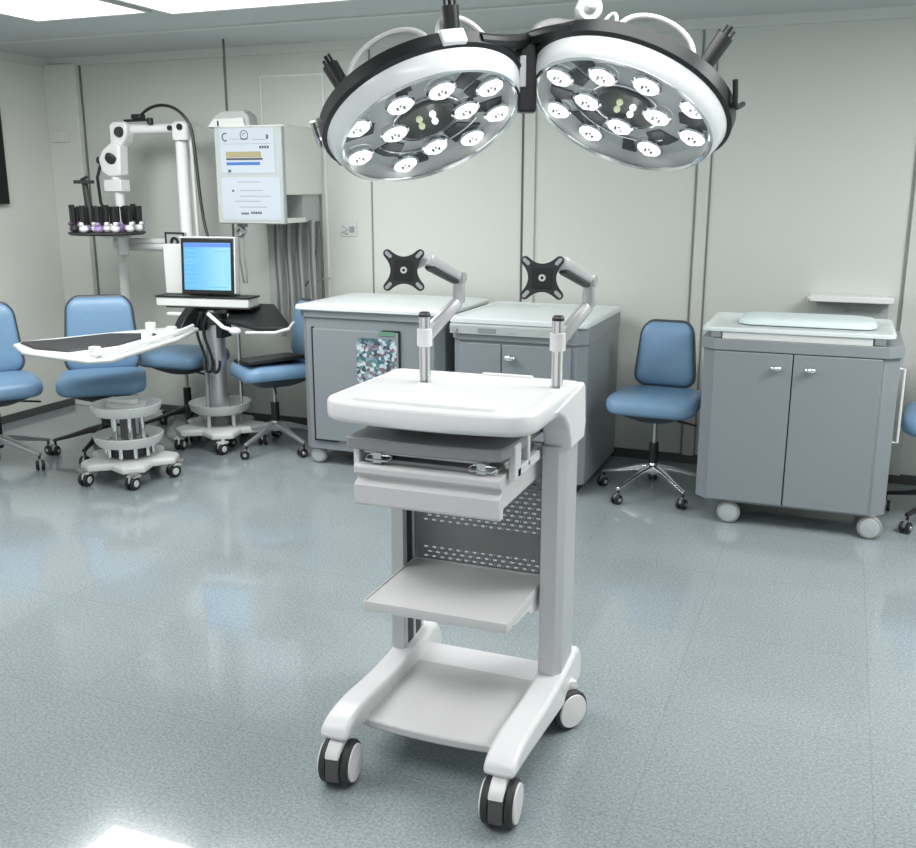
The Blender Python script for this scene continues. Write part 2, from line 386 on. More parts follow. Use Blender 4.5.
# keyboard tray
def tr(i):
    return [(-1.181+i, 2.205+i), (-1.170+i, 2.196+i), (-.97, 2.183+i), (-.775-i, 2.196+i), (-.750-i, 2.207+i), (-.742-i, 2.26), (-.738-i, 2.34), (-.742-i, 2.42), (-.755-i, 2.50-i), (-1.175+i, 2.50-i)]
P_(B().loft([(tr(.004), .938), (tr(0), .942), (tr(0), .966), (tr(.004), .970)]), 'keyboard_tray', 'traygrey', ang=30, label='dark grey keyboard tray under the worktop')
P_(B().bb(-1.135, -.80, 2.215, 2.25, .925, .940), 'tray_lip', 'alu', .003)
for cx in (-1.09, -.80):
    P_(B().tube([(cx-.03, 2.20, .913), (cx+.03, 2.20, .913), (cx+.035, 2.212, .918), (cx+.03, 2.225, .920), (cx-.03, 2.225, .920), (cx-.035, 2.212, .918), (cx-.03, 2.20, .913)], .0035, 8).bb(cx-.012, cx+.012, 2.20, 2.225, .905, .932), 'wire_clip', 'chrome')
P_(B().bb(-.755, -.735, 2.28, 2.33, .87, .965).bb(-.755, -.735, 2.39, 2.41, .88, .99).bb(-.755, -.735, 2.30, 2.5, .872, .90).bb(-.752, -.738, 2.41, 2.45, .96, 1.0), 'slide_bracket', 'cartwhite', .004)
P_(B().bb(-1.17, -1.152, 2.22, 2.5, .872, .94), 'slide_bracket', 'cartwhite', .004)
P_(B().bb(-1.16, -.752, 2.47, 2.62, .93, 1.028), 'tray_housing', 'perf', .004, label='dark housing behind the keyboard tray')
# casters
def caster(x, y, rz, name='caster'):
    root_mx = Matrix.Translation((x-cart.location.x, y-cart.location.y, 0)) @ Matrix.Rotation(rz, 4, 'Z')
    tire = B()
    for s_ in (-1, 1):
        tire.lathe([(.0, s_*.020), (.058, s_*.020), (.0625, s_*.024), (.0625, s_*.037), (.058, s_*.042), (.053, s_*.043), (.0, s_*.043)], (0, -.012, .0625), (1, 0, 0), 36)
    ti = tire.obj('caster', 'dark', cart, mx=root_mx)
    for s_ in (-1, 1):
        B().lathe([(.0, s_*.042), (.053, s_*.042), (.051, s_*.0475), (.0, s_*.050)], (0, -.012, .0625), (1, 0, 0), 32).obj('wheel_cap', 'capwhite', ti, mx=root_mx, label='white round wheel cap')
    B().prism([(-.073, .030), (-.077, .06), (-.072, .095), (-.055, .108), (-.01, .112), (.02, .10), (.03, .06), (0, .03)], -.0195, .0195, 'YZ').obj('wheel_housing', 'brown', ti, .003, mx=root_mx)
    B().prism([(-.076, .100), (-.070, .115), (-.045, .132), (.0, .146), (.025, .142), (.03, .115), (-.01, .1135), (-.052, .1095), (-.066, .104)], -.0200, .0200, 'YZ').obj('swivel_mount', 'capwhite', ti, .003, mx=root_mx)
    B().lathe([(.0, .12), (.020, .122), (.022, .130), (.020, .146), (0, .147)], (0, .0, 0), (0, 0, 1), 20).obj('stem', 'capwhite', ti, mx=root_mx)
caster(-1.180, 2.125, R(6)); caster(-.705, 2.115, R(4)); caster(-.675, 2.635, R(-32)); caster(-1.19, 2.66, R(-25))

# ------------------------------------------------------------------ monitor arms on the cart
def monitor_arm(label, pole, elbow, end, plate, rz):
    r = thing('monitor_arm', label, 'monitor arm', (pole[0], pole[1], 1.068), 0, 'monitor arms on the cart')
    def q(b, n, m, bevel=0, par=None, **k): return b.obj(n, m, par or r, bevel, True, **k)
    q(B().lathe([(0, 1.068), (.0185, 1.068), (.0165, 1.074), (.0165, 1.225)], (pole[0], pole[1], 0), n=24).lathe([(.0165, 1.225), (.0165, 1.262), (0, 1.263)], (pole[0], pole[1], 0), n=24), 'pole', 'chrome')
    q(B().lathe([(.0175, 1.168), (.022, 1.170), (.022, 1.218), (.0175, 1.220)], (pole[0], pole[1], 0), n=24), 'collar', 'white')
    q(B().lathe([(.0172, 1.252), (.0172, 1.260), (.013, 1.266), (0, 1.266)], (pole[0], pole[1], 0), n=24), 'pole_cap', 'plate')
    p0 = Vector((pole[0], pole[1], 1.195)); e = Vector(elbow)
    def bar(a, b_, w0, h0, w1, h1, o=0):
        d = (b_-a).normalized(); s_ = d.cross(Vector((0, 0, 1))).normalized(); u = s_.cross(d)
        rs = []
        for p, w_, h_ in ((a, w0*.8, h0*.75), (a+d*.01, w0, h0), (b_-d*.01, w1, h1), (b_, w1*.8, h1*.75)):
            rs.append([p+s_*x+u*y for x, y in rrect(w_, h_, min(w_, h_)*.35, 4)])
        return B().rings(rs)
    q(bar(p0, e-Vector((0, 0, .012)), .034, .040, .030, .034), 'lower_link', 'armgrey', ang=50)
    q(B().lathe([(0, -.018), (.016, -.017), (.018, -.013), (.018, .042), (.015, .046), (0, .047)], tuple(e), n=22), 'elbow_joint', 'armgrey')
    en = Vector(end); e2 = e+Vector((0, 0, .055))
    q(bar(e2, en, .029, .030, .031, .036), 'upper_link', 'armgrey', ang=50)
    d = (en-e2).normalized(); s_ = d.cross(Vector((0, 0, 1))).normalized(); u = s_.cross(d)
    q(bar(e2-u*.014+d*.015, en-u*.018-d*.01, .024, .020, .026, .020), 'link_cover', 'plate', label='dark underside cover')
    q(B().cyl(e2-s_*.019, e2+s_*.019, .0155), 'pivot', 'steel')
    pl = Vector(plate)
    Rm = Matrix.Rotation(rz, 3, 'Z') @ Matrix.Rotation(R(-6), 3, 'X')
    fwd = Rm @ Vector((0, -1, 0))
    q(B().cyl(pl-fwd*.003, pl-fwd*.03, .016).sphere(tuple(pl-fwd*.03), .018).rings([[p_+Vector((0, 0, 0))+x*Vector((0, 0, 1))+y*s_ for x, y in circ(.012, 10)] for p_ in (pl-fwd*.03, en-d*.005)]), 'tilt_head', 'armgrey')
    # X-shaped plate with four slotted ears
    out = []; nS = 10
    for kq in range(4):
        a0 = PI/4+kq*PI/2
        # ear tip
        for i in range(7):
            a = a0-PI/2+PI*i/6; c_ = Vector((math.cos(a0), math.sin(a0)))*.062
            out.append((c_.x+.0115*math.cos(a), c_.y+.0115*math.sin(a)))
        # concave side to next ear
        a1 = a0+PI/4; m2 = Vector((math.cos(a1), math.sin(a1)))*.036
        pA = Vector(out[-1]); a2 = a0+PI/2
        pB = Vector((math.cos(a2), math.sin(a2)))*.062+Vector((math.cos(a2-PI/2), math.sin(a2-PI/2)))*.0115
        for i in range(1, nS):
            t_ = i/nS; p_ = pA*(1-t_)**2+(m2*2-(pA+pB)/2)*2*t_*(1-t_)+pB*t_*t_
            out.append((p_.x, p_.y))
    M4 = Matrix.Translation(pl) @ Rm.to_4x4()
    mxl = Matrix.Translation(-r.location) @ M4
    vp = B().prism(out, -.002, .003, 'XZ').obj('mount_plate', 'plate', r, .001, mx=mxl, label='charcoal cross shaped screen plate')
    B().prism(rrect(.052, .052, .006, 4), -.006, -.002, 'XZ').obj('centre_plate', 'black', vp, .001, mx=mxl)
    B().lathe([(.004, .006), (.004, .0085), (.009, .0085), (.009, .006)], (0, 0, 0), (0, -1, 0), 20, ).obj('centre_ring', 'capwhite', vp, mx=mxl, label='small white ring')
    for kq in range(4):
        a0 = PI/4+kq*PI/2; c_ = Vector((math.cos(a0), math.sin(a0))); n_ = Vector((-c_.y, c_.x)); ol = []
        for i in range(12):
            a = 2*PI*i/12; ext = .006 if math.cos(a) > 0 else -.006
            p_ = c_*(.058+ext+.0052*math.cos(a))+n_*(.0052*math.sin(a)); ol.append((p_.x, p_.y))
        B().prism(ol, -.0032, -.001, 'XZ').obj('slot', 'steel', vp, mx=mxl, label='bright screw slot')
    return r
monitor_arm('silver monitor arm on the left pole of the white cart', (-1.086, 2.512), (-1.024, 2.62, 1.300), (-1.040, 2.43, 1.420), (-1.088, 2.38, 1.392), R(20))
monitor_arm('silver monitor arm on the right pole of the white cart', (-.711, 2.567), (-.650, 2.66, 1.300), (-.672, 2.45, 1.418), (-.710, 2.40, 1.382), R(14))

# ------------------------------------------------------------------ grey mobile cabinets
def chamfered(x0, x1, y0, y1, c_): return [(x0+c_, y0), (x1-c_, y0), (x1, y0+c_), (x1, y1), (x0, y1), (x0, y0+c_)]
def wheel(parent, x, y, r=.062, wd=.035, capm='capgrey', rz=0):
    mx = Matrix.Translation((x, y, 0)) @ Matrix.Rotation(rz, 4, 'Z')
    t_ = B().lathe([(0, -wd/2), (r*.9, -wd/2), (r, -wd/2+.006), (r, wd/2-.006), (r*.9, wd/2), (0, wd/2)], (0, 0, r), (0, 1, 0), 28).obj('caster', 'hose', parent, mx=mx)
    B().lathe([(0, wd/2-.002), (r*.82, wd/2-.001), (r*.76, wd/2+.006), (0, wd/2+.011)], (0, 0, r), (0, -1, 0), 28).obj('wheel_cap', capm, t_, mx=mx)
    B().bb(-.02, .02, wd/2+.001, wd/2+.006, r, .115).bb(-.02, .02, -wd/2, wd/2+.006, 2*r+.001, .12).obj('fork', 'steel', t_, mx=mx)
def knob(parent, x, y, z, s_=1):
    B().lathe([(0, .0), (.010, .001), (.008, .014), (0, .015)], (x, y, z), (0, -1, 0), 16).sphere((x, y-.022, z+.004), .016*s_, 14, (1.5, .75, .72)).obj('knob', 'chrome', parent)
# right cabinet
rc = thing('mobile_cabinet', 'grey two-door mobile cabinet with a pale pad on top, right of the free blue chair', 'cabinet', (-.17, 4.7, 0), 0, 'grey mobile cabinets')
B().prism(chamfered(-.42, .455, 0.012, .60, .065), .112, .862).obj('body', 'cab', rc, .004)
for (a, b_, kx) in ((-.36, -.006, -.075), (.0, .378, .075)):
    d_ = B().bb(a, b_, -.006, .012, .125, .858).obj('door', 'cab', rc, .003)
    knob(d_, kx, -.006, .79, 1.15)
B().bb(-.0058, -.0002, .004, .0118, .125, .858).obj('door_gap', 'black', rc)
B().prism(chamfered(-.43, .468, 0.0, .61, .065), .862, .915).obj('band', 'cabband', rc, .003)
B().bb(-.33, .33, .006, .05, .915, .950).obj('front_strip', 'offwhite', rc, .003)
for x_ in (-.385, .335): B().bb(x_, x_+.05, .03, .08, .915, .952).obj('corner_block', 'steel', rc, .004)
B().bb(-.37, .38, .06, .59, .915, .952).obj('top_base', 'boxgrey', rc, .003)
B().loft([(rrect(.835, .60, .03, 5, 0, .305), .950), (rrect(.85, .615, .04, 5, 0, .305), .953), (rrect(.85, .615, .04, 5, 0, .305), .967), (rrect(.84, .605, .035, 5, 0, .305), .970), (rrect(.815, .57, .03, 5, 0, .305), .970), (rrect(.805, .56, .03, 5, 0, .305), .966)]).obj('top_tray', 'cabtop', rc, ang=40)
pd = B().loft([(rrect(.59, .30, .06, 6), .9665), (rrect(.625, .33, .08, 6), .972), (rrect(.625, .33, .08, 6), .985), (rrect(.605, .31, .08, 6), .997), (rrect(.55, .25, .07, 6), 1.003), (rrect(.40, .14, .05, 6), 1.006)], lambda x, y, z: (x-.135, y+5.0, z)).obj('changing_pad', 'pad', None, ang=60)
tag(pd, 'pale padded mat lying on the right grey mobile cabinet', 'pad')
for (x, y) in ((-.25, .035), (.395, .035), (-.25, .52), (.395, .52)): wheel(rc, x, y, .056)
B().tube([(.455, .14, .80), (.48, .14, .80), (.48, .14, .45), (.455, .14, .45)], .006).obj('side_rail', 'capwhite', rc)
B().bb(.4565, .4765, .20, .22, .78, .90).obj('side_latch', 'capgrey', rc, .003)
# middle cabinet
mc = thing('mobile_cabinet', 'grey mobile cabinet with a control strip, directly behind the right monitor arm', 'cabinet', (-1.57, 4.85, 0), 0, 'grey mobile cabinets')
B().prism(chamfered(-.375, .375, .012, .80, .05), .055, .815).obj('body', 'cab', mc, .004)
for (a, b_, kx) in ((-.32, -.085, None), (-.079, .300, -.03)):
    d_ = B().bb(a, b_, -.004, .012, .07, .80).obj('door', 'cab', mc, .003)
    if kx is not None: knob(d_, kx, -.004, .73, 1.5)
B().prism(chamfered(-.38, .38, .0, .81, .05), .815, .905).obj('band', 'cabband', mc, .003)
B().bb(-.33, .33, .06, .75, 0, .056).obj('plinth', 'black', mc)
B().prism([(-.018, .850), (-.018, .895), (-.002, .905), (.0, .905), (.0, .850)], -.372, .30, 'YZ').obj('control_strip', 'boxgrey', mc, .003)
B().bb(-.21, -.11, -.022, -.0175, .862, .884).obj('display', 'cabband', mc)
B().bb(-.05, .0, -.021, -.0175, .867, .879).obj('control_button', 'capgrey', mc)
B().lathe([(0, 0), (.016, 0), (.014, .012), (0, .013)], (-.34, -.018, .872), (0, -1, 0), 16).obj('knob', 'steel', mc)
B().loft([(rrect(.76, .81, .03, 5, 0, .40), .905), (rrect(.77, .82, .035, 5, 0, .40), .910), (rrect(.77, .82, .035, 5, 0, .40), .930), (rrect(.755, .80, .03, 5, 0, .40), .938), (rrect(.71, .75, .03, 5, 0, .40), .938), (rrect(.69, .72, .03, 5, 0, .40), .930), (rrect(.67, .70, .03, 5, 0, .40), .934)]).obj('top', 'cabtop', mc, ang=40)
# left cabinet
lc = thing('mobile_cabinet', 'grey mobile cabinet with a colourful picture sticker, behind the left monitor arm', 'cabinet', (-2.48, 4.9, -.0), 0, 'grey mobile cabinets')
B().prism(chamfered(-.44, .46, .012, .72, .05), .10, .905).obj('body', 'cab', lc, .004)
lc.scale = (1, 1, .978)
ld = B().bb(-.345, .20, -.003, .012, .165, .84).obj('door', 'cab', lc, .003)
B().bb(-.355, -.345, -.001, .014, .155, .85).bb(-.355, -.20, -.001, .014, .155, .165).bb(.20, .208, -.001, .014, .45, .85).bb(.1, .2, -.001, .014, .84, .85).obj('door_gasket', 'black', lc)
B().prism(rrect(.25, .27, .03, 5, .065, .665), -.0045, -.003, 'XZ').obj('picture_sticker', 'sticker', ld, label='colourful sticker showing many small parts')
B().prism(rrect(.10, .025, .01, 4, .13, .832), -.007, -.003, 'XZ').obj('name_tag', mat('green_tag', (.12, .26, .18), .4), ld, label='small green tag')
B().prism(chamfered(-.45, .47, .0, .73, .05), .905, .945).obj('band', 'cabband', lc, .003)
B().bb(.19, .46, -.004, .06, .905, .945).obj('corner_block', 'cabband', lc, .003)
B().loft([(rrect(.93, .74, .04, 5, .01, .365), .945), (rrect(.96, .77, .06, 5, .01, .365), .952), (rrect(.96, .77, .06, 5, .01, .365), .968), (rrect(.94, .75, .05, 5, .01, .365), .975), (rrect(.80, .60, .05, 5, .01, .365), .985)]).obj('top', 'cabtop', lc, ang=40)
for (x, y) in ((-.36, .06), (.38, .06), (-.36, .62), (.38, .62)): wheel(lc, x, y, .052)

# ------------------------------------------------------------------ chairs
def chair(label, loc, rz, sc=1, base='chrome', back=True, h=0, bw=.37, b0=.50, b1=.90, brz=0):
    r = thing('swivel_chair', label, 'chair', loc, rz, 'blue vinyl swivel chairs'); r.scale = (sc, sc, sc)
    def sf(x, y, z): return (x*(1-.08*(y+.22)), y, z+(-.02*max(0, (-y-.12)/.12)**2 if y < -.12 else 0)+h)
    B().loft([(rrect(.43, .40, .07, 6), .425), (rrect(.48, .45, .085, 6), .432), (rrect(.495, .465, .09, 6), .455), (rrect(.49, .46, .09, 6), .488), (rrect(.465, .435, .085, 6), .504), (rrect(.40, .36, .09, 6), .512), (rrect(.25, .22, .07, 6), .514)], sf).obj('seat', 'bluevinyl', r, ang=70)
    B().loft([(rrect(.18, .22, .06, 5), .36), (rrect(.30, .30, .06, 5), .385), (rrect(.45, .41, .08, 5), .424)], lambda x, y, z: (x, y, z+h)).obj('seat_pan', 'chairdark', r, ang=50)
    if back:
        def bf(x, y, z):  # x across, y up, z thickness
            yy = y
            return (x*(1-.16*(yy-.62)/.3 if yy > .62 else 1), .20+.10*(yy-.5)+z-.35*x*x*0-(.9*x*x), yy)
        def bo(i, n=6): return rrect(bw-2*i, b1-b0-2*i, max(.07-i, .02), n, 0, (b0+b1)/2)
        def bl(x, y, z): return bf(x, y, z)
        B().loft([(bo(.015), .028), (bo(0), .018), (bo(0), .0), (bo(.012), -.014), (bo(.04), -.026), (bo(.10), -.031)], bl).obj('backrest', 'bluevinyl', r, ang=70)
        B().loft([(bo(.01), .048), (bo(-.010), .040), (bo(-.014), .015), (bo(-.010), .004), (bo(.01), .003)], bl).obj('back_shell', 'chairdark', r, ang=70)
        B().tube([(0, .05, .40+h), (0, .20, .395+h), (0, .27, .43+h), (0, .275, .55), (0, .275, b0+.12)], .022, 10).obj('back_stem', 'black', r)
    B().cyl((0, 0, .10), (0, 0, .30), .026).obj('gas_column', 'black', r)
    B().cyl((0, 0, .30), (0, 0, .37+h), .013).obj('piston', 'steel', r)
    B().tube([(.05, -.02, .375+h), (.20, -.05, .36+h), (.24, -.06, .355+h)], .006, 8).obj('height_lever', 'black', r)
    arms = B()
    for k_ in range(5):
        a = R(-90+36+72*k_)+brz; d = Vector((math.cos(a), math.sin(a), 0)); s_ = Vector((-d.y, d.x, 0)); rs = []
        for t_, z_, w_, h_ in ((.015, .150, .05, .05), (.10, .140, .036, .034), (.20, .112, .028, .024), (.305, .088, .024, .018)):
            p_ = d*t_+Vector((0, 0, z_)); rs.append([p_+s_*x+Vector((0, 0, y)) for x, y in rrect(w_, h_, .008, 3)])
        arms.rings(rs)
        cs = B()
        for q_ in (-1, 1):
            cs.lathe([(0, q_*.006), (.026, q_*.006), (.028, q_*.010), (.028, q_*.020), (.024, q_*.024), (0, q_*.025)], (0, -.012, .028), (1, 0, 0), 18)
        cs.cyl((0, 0, .03), (0, 0, .09), .007)
        rot = Matrix.Translation((d.x*.295, d.y*.295, 0)) @ Matrix.Rotation(rnd.uniform(-.6, .6), 4, 'Z')
        co = cs.obj('caster', 'black', r, mx=rot)
        B().prism([(-.03, .03), (-.028, .052), (-.008, .062), (.012, .058), (.02, .044), (-.01, .03)], -.006, .006, 'YZ').lathe([(.012, .0252), (.010, .028), (0, .028)], (0, -.012, .028), (1, 0, 0), 12).lathe([(.012, .0252), (.010, .028), (0, .028)], (0, -.012, .028), (-1, 0, 0), 12).obj('caster_hood', 'steel', co, mx=rot)
    arms.lathe([(.0, .115), (.032, .118), (.034, .170), (.0265, .182)], n=20).obj('star_base', base, r, .002)
    return r
chair('blue swivel chair with chrome star base beside the right padded cabinet', (-.857, 5.07, 0), R(-2), .95, 'chrome', True, .075, .335, .59, .95, R(10))
chair('blue swivel chair at the far left edge, before the side wall', (-4.60, 4.22, 0), R(54), 1.03, 'steel', True, .0, .40, .50, .905)
chair('blue swivel chair facing forward behind the three-tier trolley', (-4.19, 4.68, 0), R(38), 1.05, 'black', True, -.03, .41, .46, .90, R(14))
chair('backless blue swivel stool between the three-tier trolley and the screen stand', (-4.06, 5.33, 0), R(0), 1.0, 'black', back=False, h=.05)
chair('blue swivel chair half hidden by the sticker cabinet, with a black folder on its seat', (-3.26, 5.15, 0), R(-42), 1.0, 'steel', True, .05, .37, .56, .92)
chair('blue swivel chair cut off by the right edge of the view', (.585, 5.12, 0), R(-4), 1.0, 'black', True, .05, .37, .555, .91)
fo = B().loft([(rrect(.38, .36, .02, 3), 0), (rrect(.38, .36, .02, 3), .022)], lambda x, y, z: (x, y, z+.02*math.sin(x*8))).obj('black_folder', 'black', None, .003)
fo.location = (-3.275, 5.125, .568); fo.rotation_euler = (R(3), 0, R(-42)); tag(fo, 'black folder lying on the seat of the half hidden blue chair', 'folder')

# ------------------------------------------------------------------ three-tier trolley
tt = thing('tiered_trolley', 'round three-tier white trolley on casters in front of the left blue chairs', 'trolley', (-3.69, 4.29, 0))
def small_caster(parent, x, y, rz, hz=.10, hood='offwhite'):
    mx = Matrix.Translation((x, y, 0)) @ Matrix.Rotation(rz, 4, 'Z')
    c_ = B()
    for q_ in (-1, 1): c_.lathe([(0, q_*.006), (.034, q_*.006), (.037, q_*.010), (.037, q_*.022), (.033, q_*.027), (0, q_*.027)], (0, -.015, .037), (1, 0, 0), 20)
    co = c_.obj('caster', 'black', parent, mx=mx)
    B().prism([(-.042, .04), (-.04, .068), (-.015, .082), (.018, .080), (.03, .06), (.0, .04)], -.0055, .0055, 'YZ').prism([(-.03, .070), (-.015, .084), (.018, .082), (.022, .07)], -.03, .03, 'YZ').cyl((0, 0, .08), (0, 0, hz), .012).lathe([(.02, .027), (.016, .031), (0, .031)], (0, -.015, .037), (1, 0, 0), 14).lathe([(.02, .027), (.016, .031), (0, .031)], (0, -.015, .037), (-1, 0, 0), 14).obj('caster_hood', hood, co, mx=mx)
def star_plate(r1, r2, n, a0, z0, z1, parent, name='base_plate', m='offwhite'):
    o = []
    for i in range(n):
        a = a0+2*PI*i/n; half = .22
        for k_ in (-1, 1): o.append((r1*math.cos(a+k_*half), r1*math.sin(a+k_*half)))
        am = a+PI/n; o.append((r2*math.cos(am), r2*math.sin(am)))
    return B().loft([(o, z0), (o, z1-.012), ([(x*.93, y*.93) for x, y in o], z1)]).obj(name, m, parent, .006)
a0 = R(-47)
star_plate(.27, .19, 5, a0, .090, .13, tt)
for i in range(5):
    a = a0+2*PI*i/5; small_caster(tt, .25*math.cos(a), .25*math.sin(a), rnd.uniform(-.5, .5), .098)
    B().box((.25*math.cos(a), .25*math.sin(a), .0925), (.10, .05, .012), Matrix.Rotation(a, 3, 'Z')).obj('caster_bracket', 'perf', tt, .002)
def ring_shelf(z, r, name='ring_shelf'):
    return B().rings([[Vector((q*math.cos(2*PI*i/40), q*math.sin(2*PI*i/40), z+dz)) for i in range(40)] for q, dz in ((.02, .0), (r*.80, -.004), (r*.9, -.012), (r, .012), (r*1.04, .045), (r*1.02, .047), (r*.97, .03), (r*.86, .012), (r*.7, .006), (.02, .006))]).obj(name, 'offwhite', tt, ang=50)
ring_shelf(.215, .185); ring_shelf(.39, .185)
B().lathe([(.11, .14), (.11, .225)], n=28).obj('lower_drum', 'dark', tt)
B().bb(-.03, .03, -.03, .03, .23, .40).obj('inner_post', 'hosedark', tt)
for i in range(10):
    a = 2*PI*i/10; B().cyl((.125*math.cos(a), .125*math.sin(a), .14), (.125*math.cos(a), .125*math.sin(a), .225), .012, n=12).obj('post', 'chrome', tt)
for i in range(6):
    a = 2*PI*i/6+.3; B().cyl((.085*math.cos(a), .085*math.sin(a), .23), (.085*math.cos(a), .085*math.sin(a), .40), .012, n=12).obj('post', 'chrome', tt)
B().lathe([(.05, .405), (.10, .41), (.11, .43), (.0, .432)], n=24).obj('turntable', 'offwhite', tt)
B().box((-.02, .0, .445), (.18, .05, .03)).obj('centre_tray', 'offwhite', tt, .008)

# ------------------------------------------------------------------ screen stand with side table
ss = thing('screen_stand', 'white wheeled stand carrying a lit blue screen and a long side table', 'equipment stand', (-3.65, 5.12, 0))
a0 = R(-54)
star_plate(.29, .20, 5, a0, .095, .135, ss)
for i in range(5):
    a = a0+2*PI*i/5; small_caster(ss, .27*math.cos(a), .27*math.sin(a), rnd.uniform(-.5, .5), .098)
B().rings([[Vector((q*math.cos(2*PI*i/40), q*math.sin(2*PI*i/40), dz)) for i in range(40)] for q, dz in ((.055, .215), (.155, .215), (.185, .235), (.198, .280), (.188, .280), (.172, .245), (.145, .23), (.055, .23))]).obj('ring_shelf', 'offwhite', ss, ang=50)
for i in range(5):
    a = a0+PI/5+2*PI*i/5; B().cyl((.13*math.cos(a), .13*math.sin(a), .13), (.13*math.cos(a), .13*math.sin(a), .22), .012, n=12).obj('post', 'offwhite', ss)
B().lathe([(.09, .13), (.09, .22)], n=24).obj('drum', 'hosedark', ss)
B().lathe([(.062, .22), (.060, .28), (.056, .30), (.056, .87), (.0, .87)], n=28).obj('column', 'steel', ss)
B().cyl((-.075, -.02, .24), (-.075, -.02, .84), .014, n=12).obj('side_pipe', 'capgrey', ss)
B().cyl((0, 0, .78), (0, 0, .86), .075, n=20).bb(-.10, -.05, -.07, .05, .74, .86).bb(-.12, .12, -.05, .05, .85, .875).bb(.05, .09, -.07, .04, .70, .82).obj('clamp', 'black', ss, .004)
for k_, (sx, dx) in enumerate(((-1, -.03), (1, .02))):
    B().tube(bez((dx-.03, -.07, .84), (dx-.10, -.10, .72), (dx+.02, -.08, .62), (dx, -.085, .52), 12)+bez((dx, -.085, .52), (dx-.01, -.085, .47), (dx+.06, -.09, .46), (dx+.05, -.075, .56), 8)[1:], .009, 8).obj('cable', 'black', ss)
B().tube(bez((-.10, .03, .60), (-.16, .05, .5), (-.02, .08, .38), (.0, .10, .30), 10), .006, 8).obj('cable', 'black', ss)
# instrument shelf and screen housing
Rz = Matrix.Rotation(R(8), 4, 'Z')
B().bb(-.37, .26, -.06, .09, .890, .945).obj('shelf_body', 'offwhite', ss, .006, mx=Rz)
B().bb(-.30, .27, -.065, .095, .882, .889).bb(-.37, .27, -.066, .095, .946, .956).obj('shelf_edge', 'black', ss, .002, mx=Rz, label='black shelf edging')
B().bb(-.35, .15, .03, .075, .957, 1.27).obj('back_panel', 'offwhite', ss, .008, mx=Rz)
sm = Matrix.Translation((-.005, -.03, 1.145)) @ Matrix.Scale(.86, 4, (1, 0, 0)) @ Matrix.Rotation(R(8), 4, 'Z') @ Matrix.Rotation(R(-4), 4, 'X')
mon = B().bb(-.205, .205, -.015, .025, -.175, .165).obj('monitor', 'black', ss, .006, mx=sm)
B().bb(-.215, .215, -.017, .027, .166, .176).bb(.206, .216, -.017, .027, -.17, .166).obj('monitor_trim', 'offwhite', mon, .002, mx=sm)
scr = B().bb(-.18, .18, -.0175, -.0155, -.150, .138).obj('screen', 'screen', mon, mx=sm, label='lit blue screen with a pale list window')
B().bb(-.18, .18, -.0185, -.0176, .112, .136).obj('title_bar', 'scrbar', mon, mx=sm)
tx = B()
for i in range(9): tx.bb(-.165, -.165+.06+.04*rnd.random(), -.0185, -.0176, .085-.026*i, .092-.026*i)
tx.bb(-.18, -.045, -.0185, -.0176, .02, .028).bb(.06, .16, -.0185, -.0176, .085, .09).bb(-.15, .15, -.0185, -.0176, -.135, -.128)
tx.obj('text_lines', 'scrtext', mon, mx=sm)
# long side table, in world coordinates, reaching towards the left
zt = .775
tbl = [(-4.22, 4.04), (-3.97, 3.86), (-3.46, 3.77), (-3.38, 3.86), (-3.50, 4.55), (-3.66, 4.96), (-3.80, 5.00), (-4.02, 4.62), (-4.24, 4.15)]
def inset(p, k_):
    cx = sum(x for x, y in p)/len(p); cy = sum(y for x, y in p)/len(p); return [(cx+(x-cx)*k_, cy+(y-cy)*k_) for x, y in p]
def P2(b, name, m, bevel=0, parent=None, label=None, **k): return b.obj(name, m, parent or ss, bevel, True, label, **k)
tb = P2(B().loft([(inset(tbl, .97), zt-.024), (tbl, zt-.018), (tbl, zt-.004), (inset(tbl, .985), zt)]), 'side_table', 'offwhite', .006)
P2(B().loft([([(-4.19, 4.06), (-3.96, 3.93), (-3.72, 3.92), (-3.63, 4.20), (-3.70, 4.62), (-3.95, 4.52), (-4.08, 4.20)], zt), ([(-4.18, 4.07), (-3.96, 3.94), (-3.73, 3.93), (-3.64, 4.20), (-3.71, 4.60), (-3.95, 4.50), (-4.07, 4.20)], zt+.012)]), 'table_mat', 'dark', .003, tb, 'dark mat on the table')
P2(B().tube([(-3.46, 3.80, zt+.02), (-3.44, 3.95, zt+.02), (-3.56, 4.60, zt+.02), (-3.66, 4.90, zt+.02)], .011, 8), 'edge_rail', 'white', 0, tb)
for (x, y) in ((-3.49, 3.86), (-3.56, 4.35), (-3.60, 4.62), (-3.83, 4.72)):
    P2(B().bb(x-.025, x+.025, y-.02, y+.02, zt-.02, zt+.055), 'rail_clamp', 'white', .006, tb)
P2(B().bb(-3.86, -3.74, 4.1, 4.22, zt-.085, zt-.031), 'under_bracket', 'traygrey', .004, tb)
P2(B().prism([(4.86, zt-.02), (4.93, zt+.06), (5.02, zt+.12), (5.08, zt+.10), (5.08, zt-.03), (4.95, zt-.04)], -3.79, -3.73, 'YZ'), 'table_arm', 'black', .006)
P2(B().bb(-3.92, -3.76, 4.99, 5.03, .835, .855), 'pull_handle', 'white', .006)
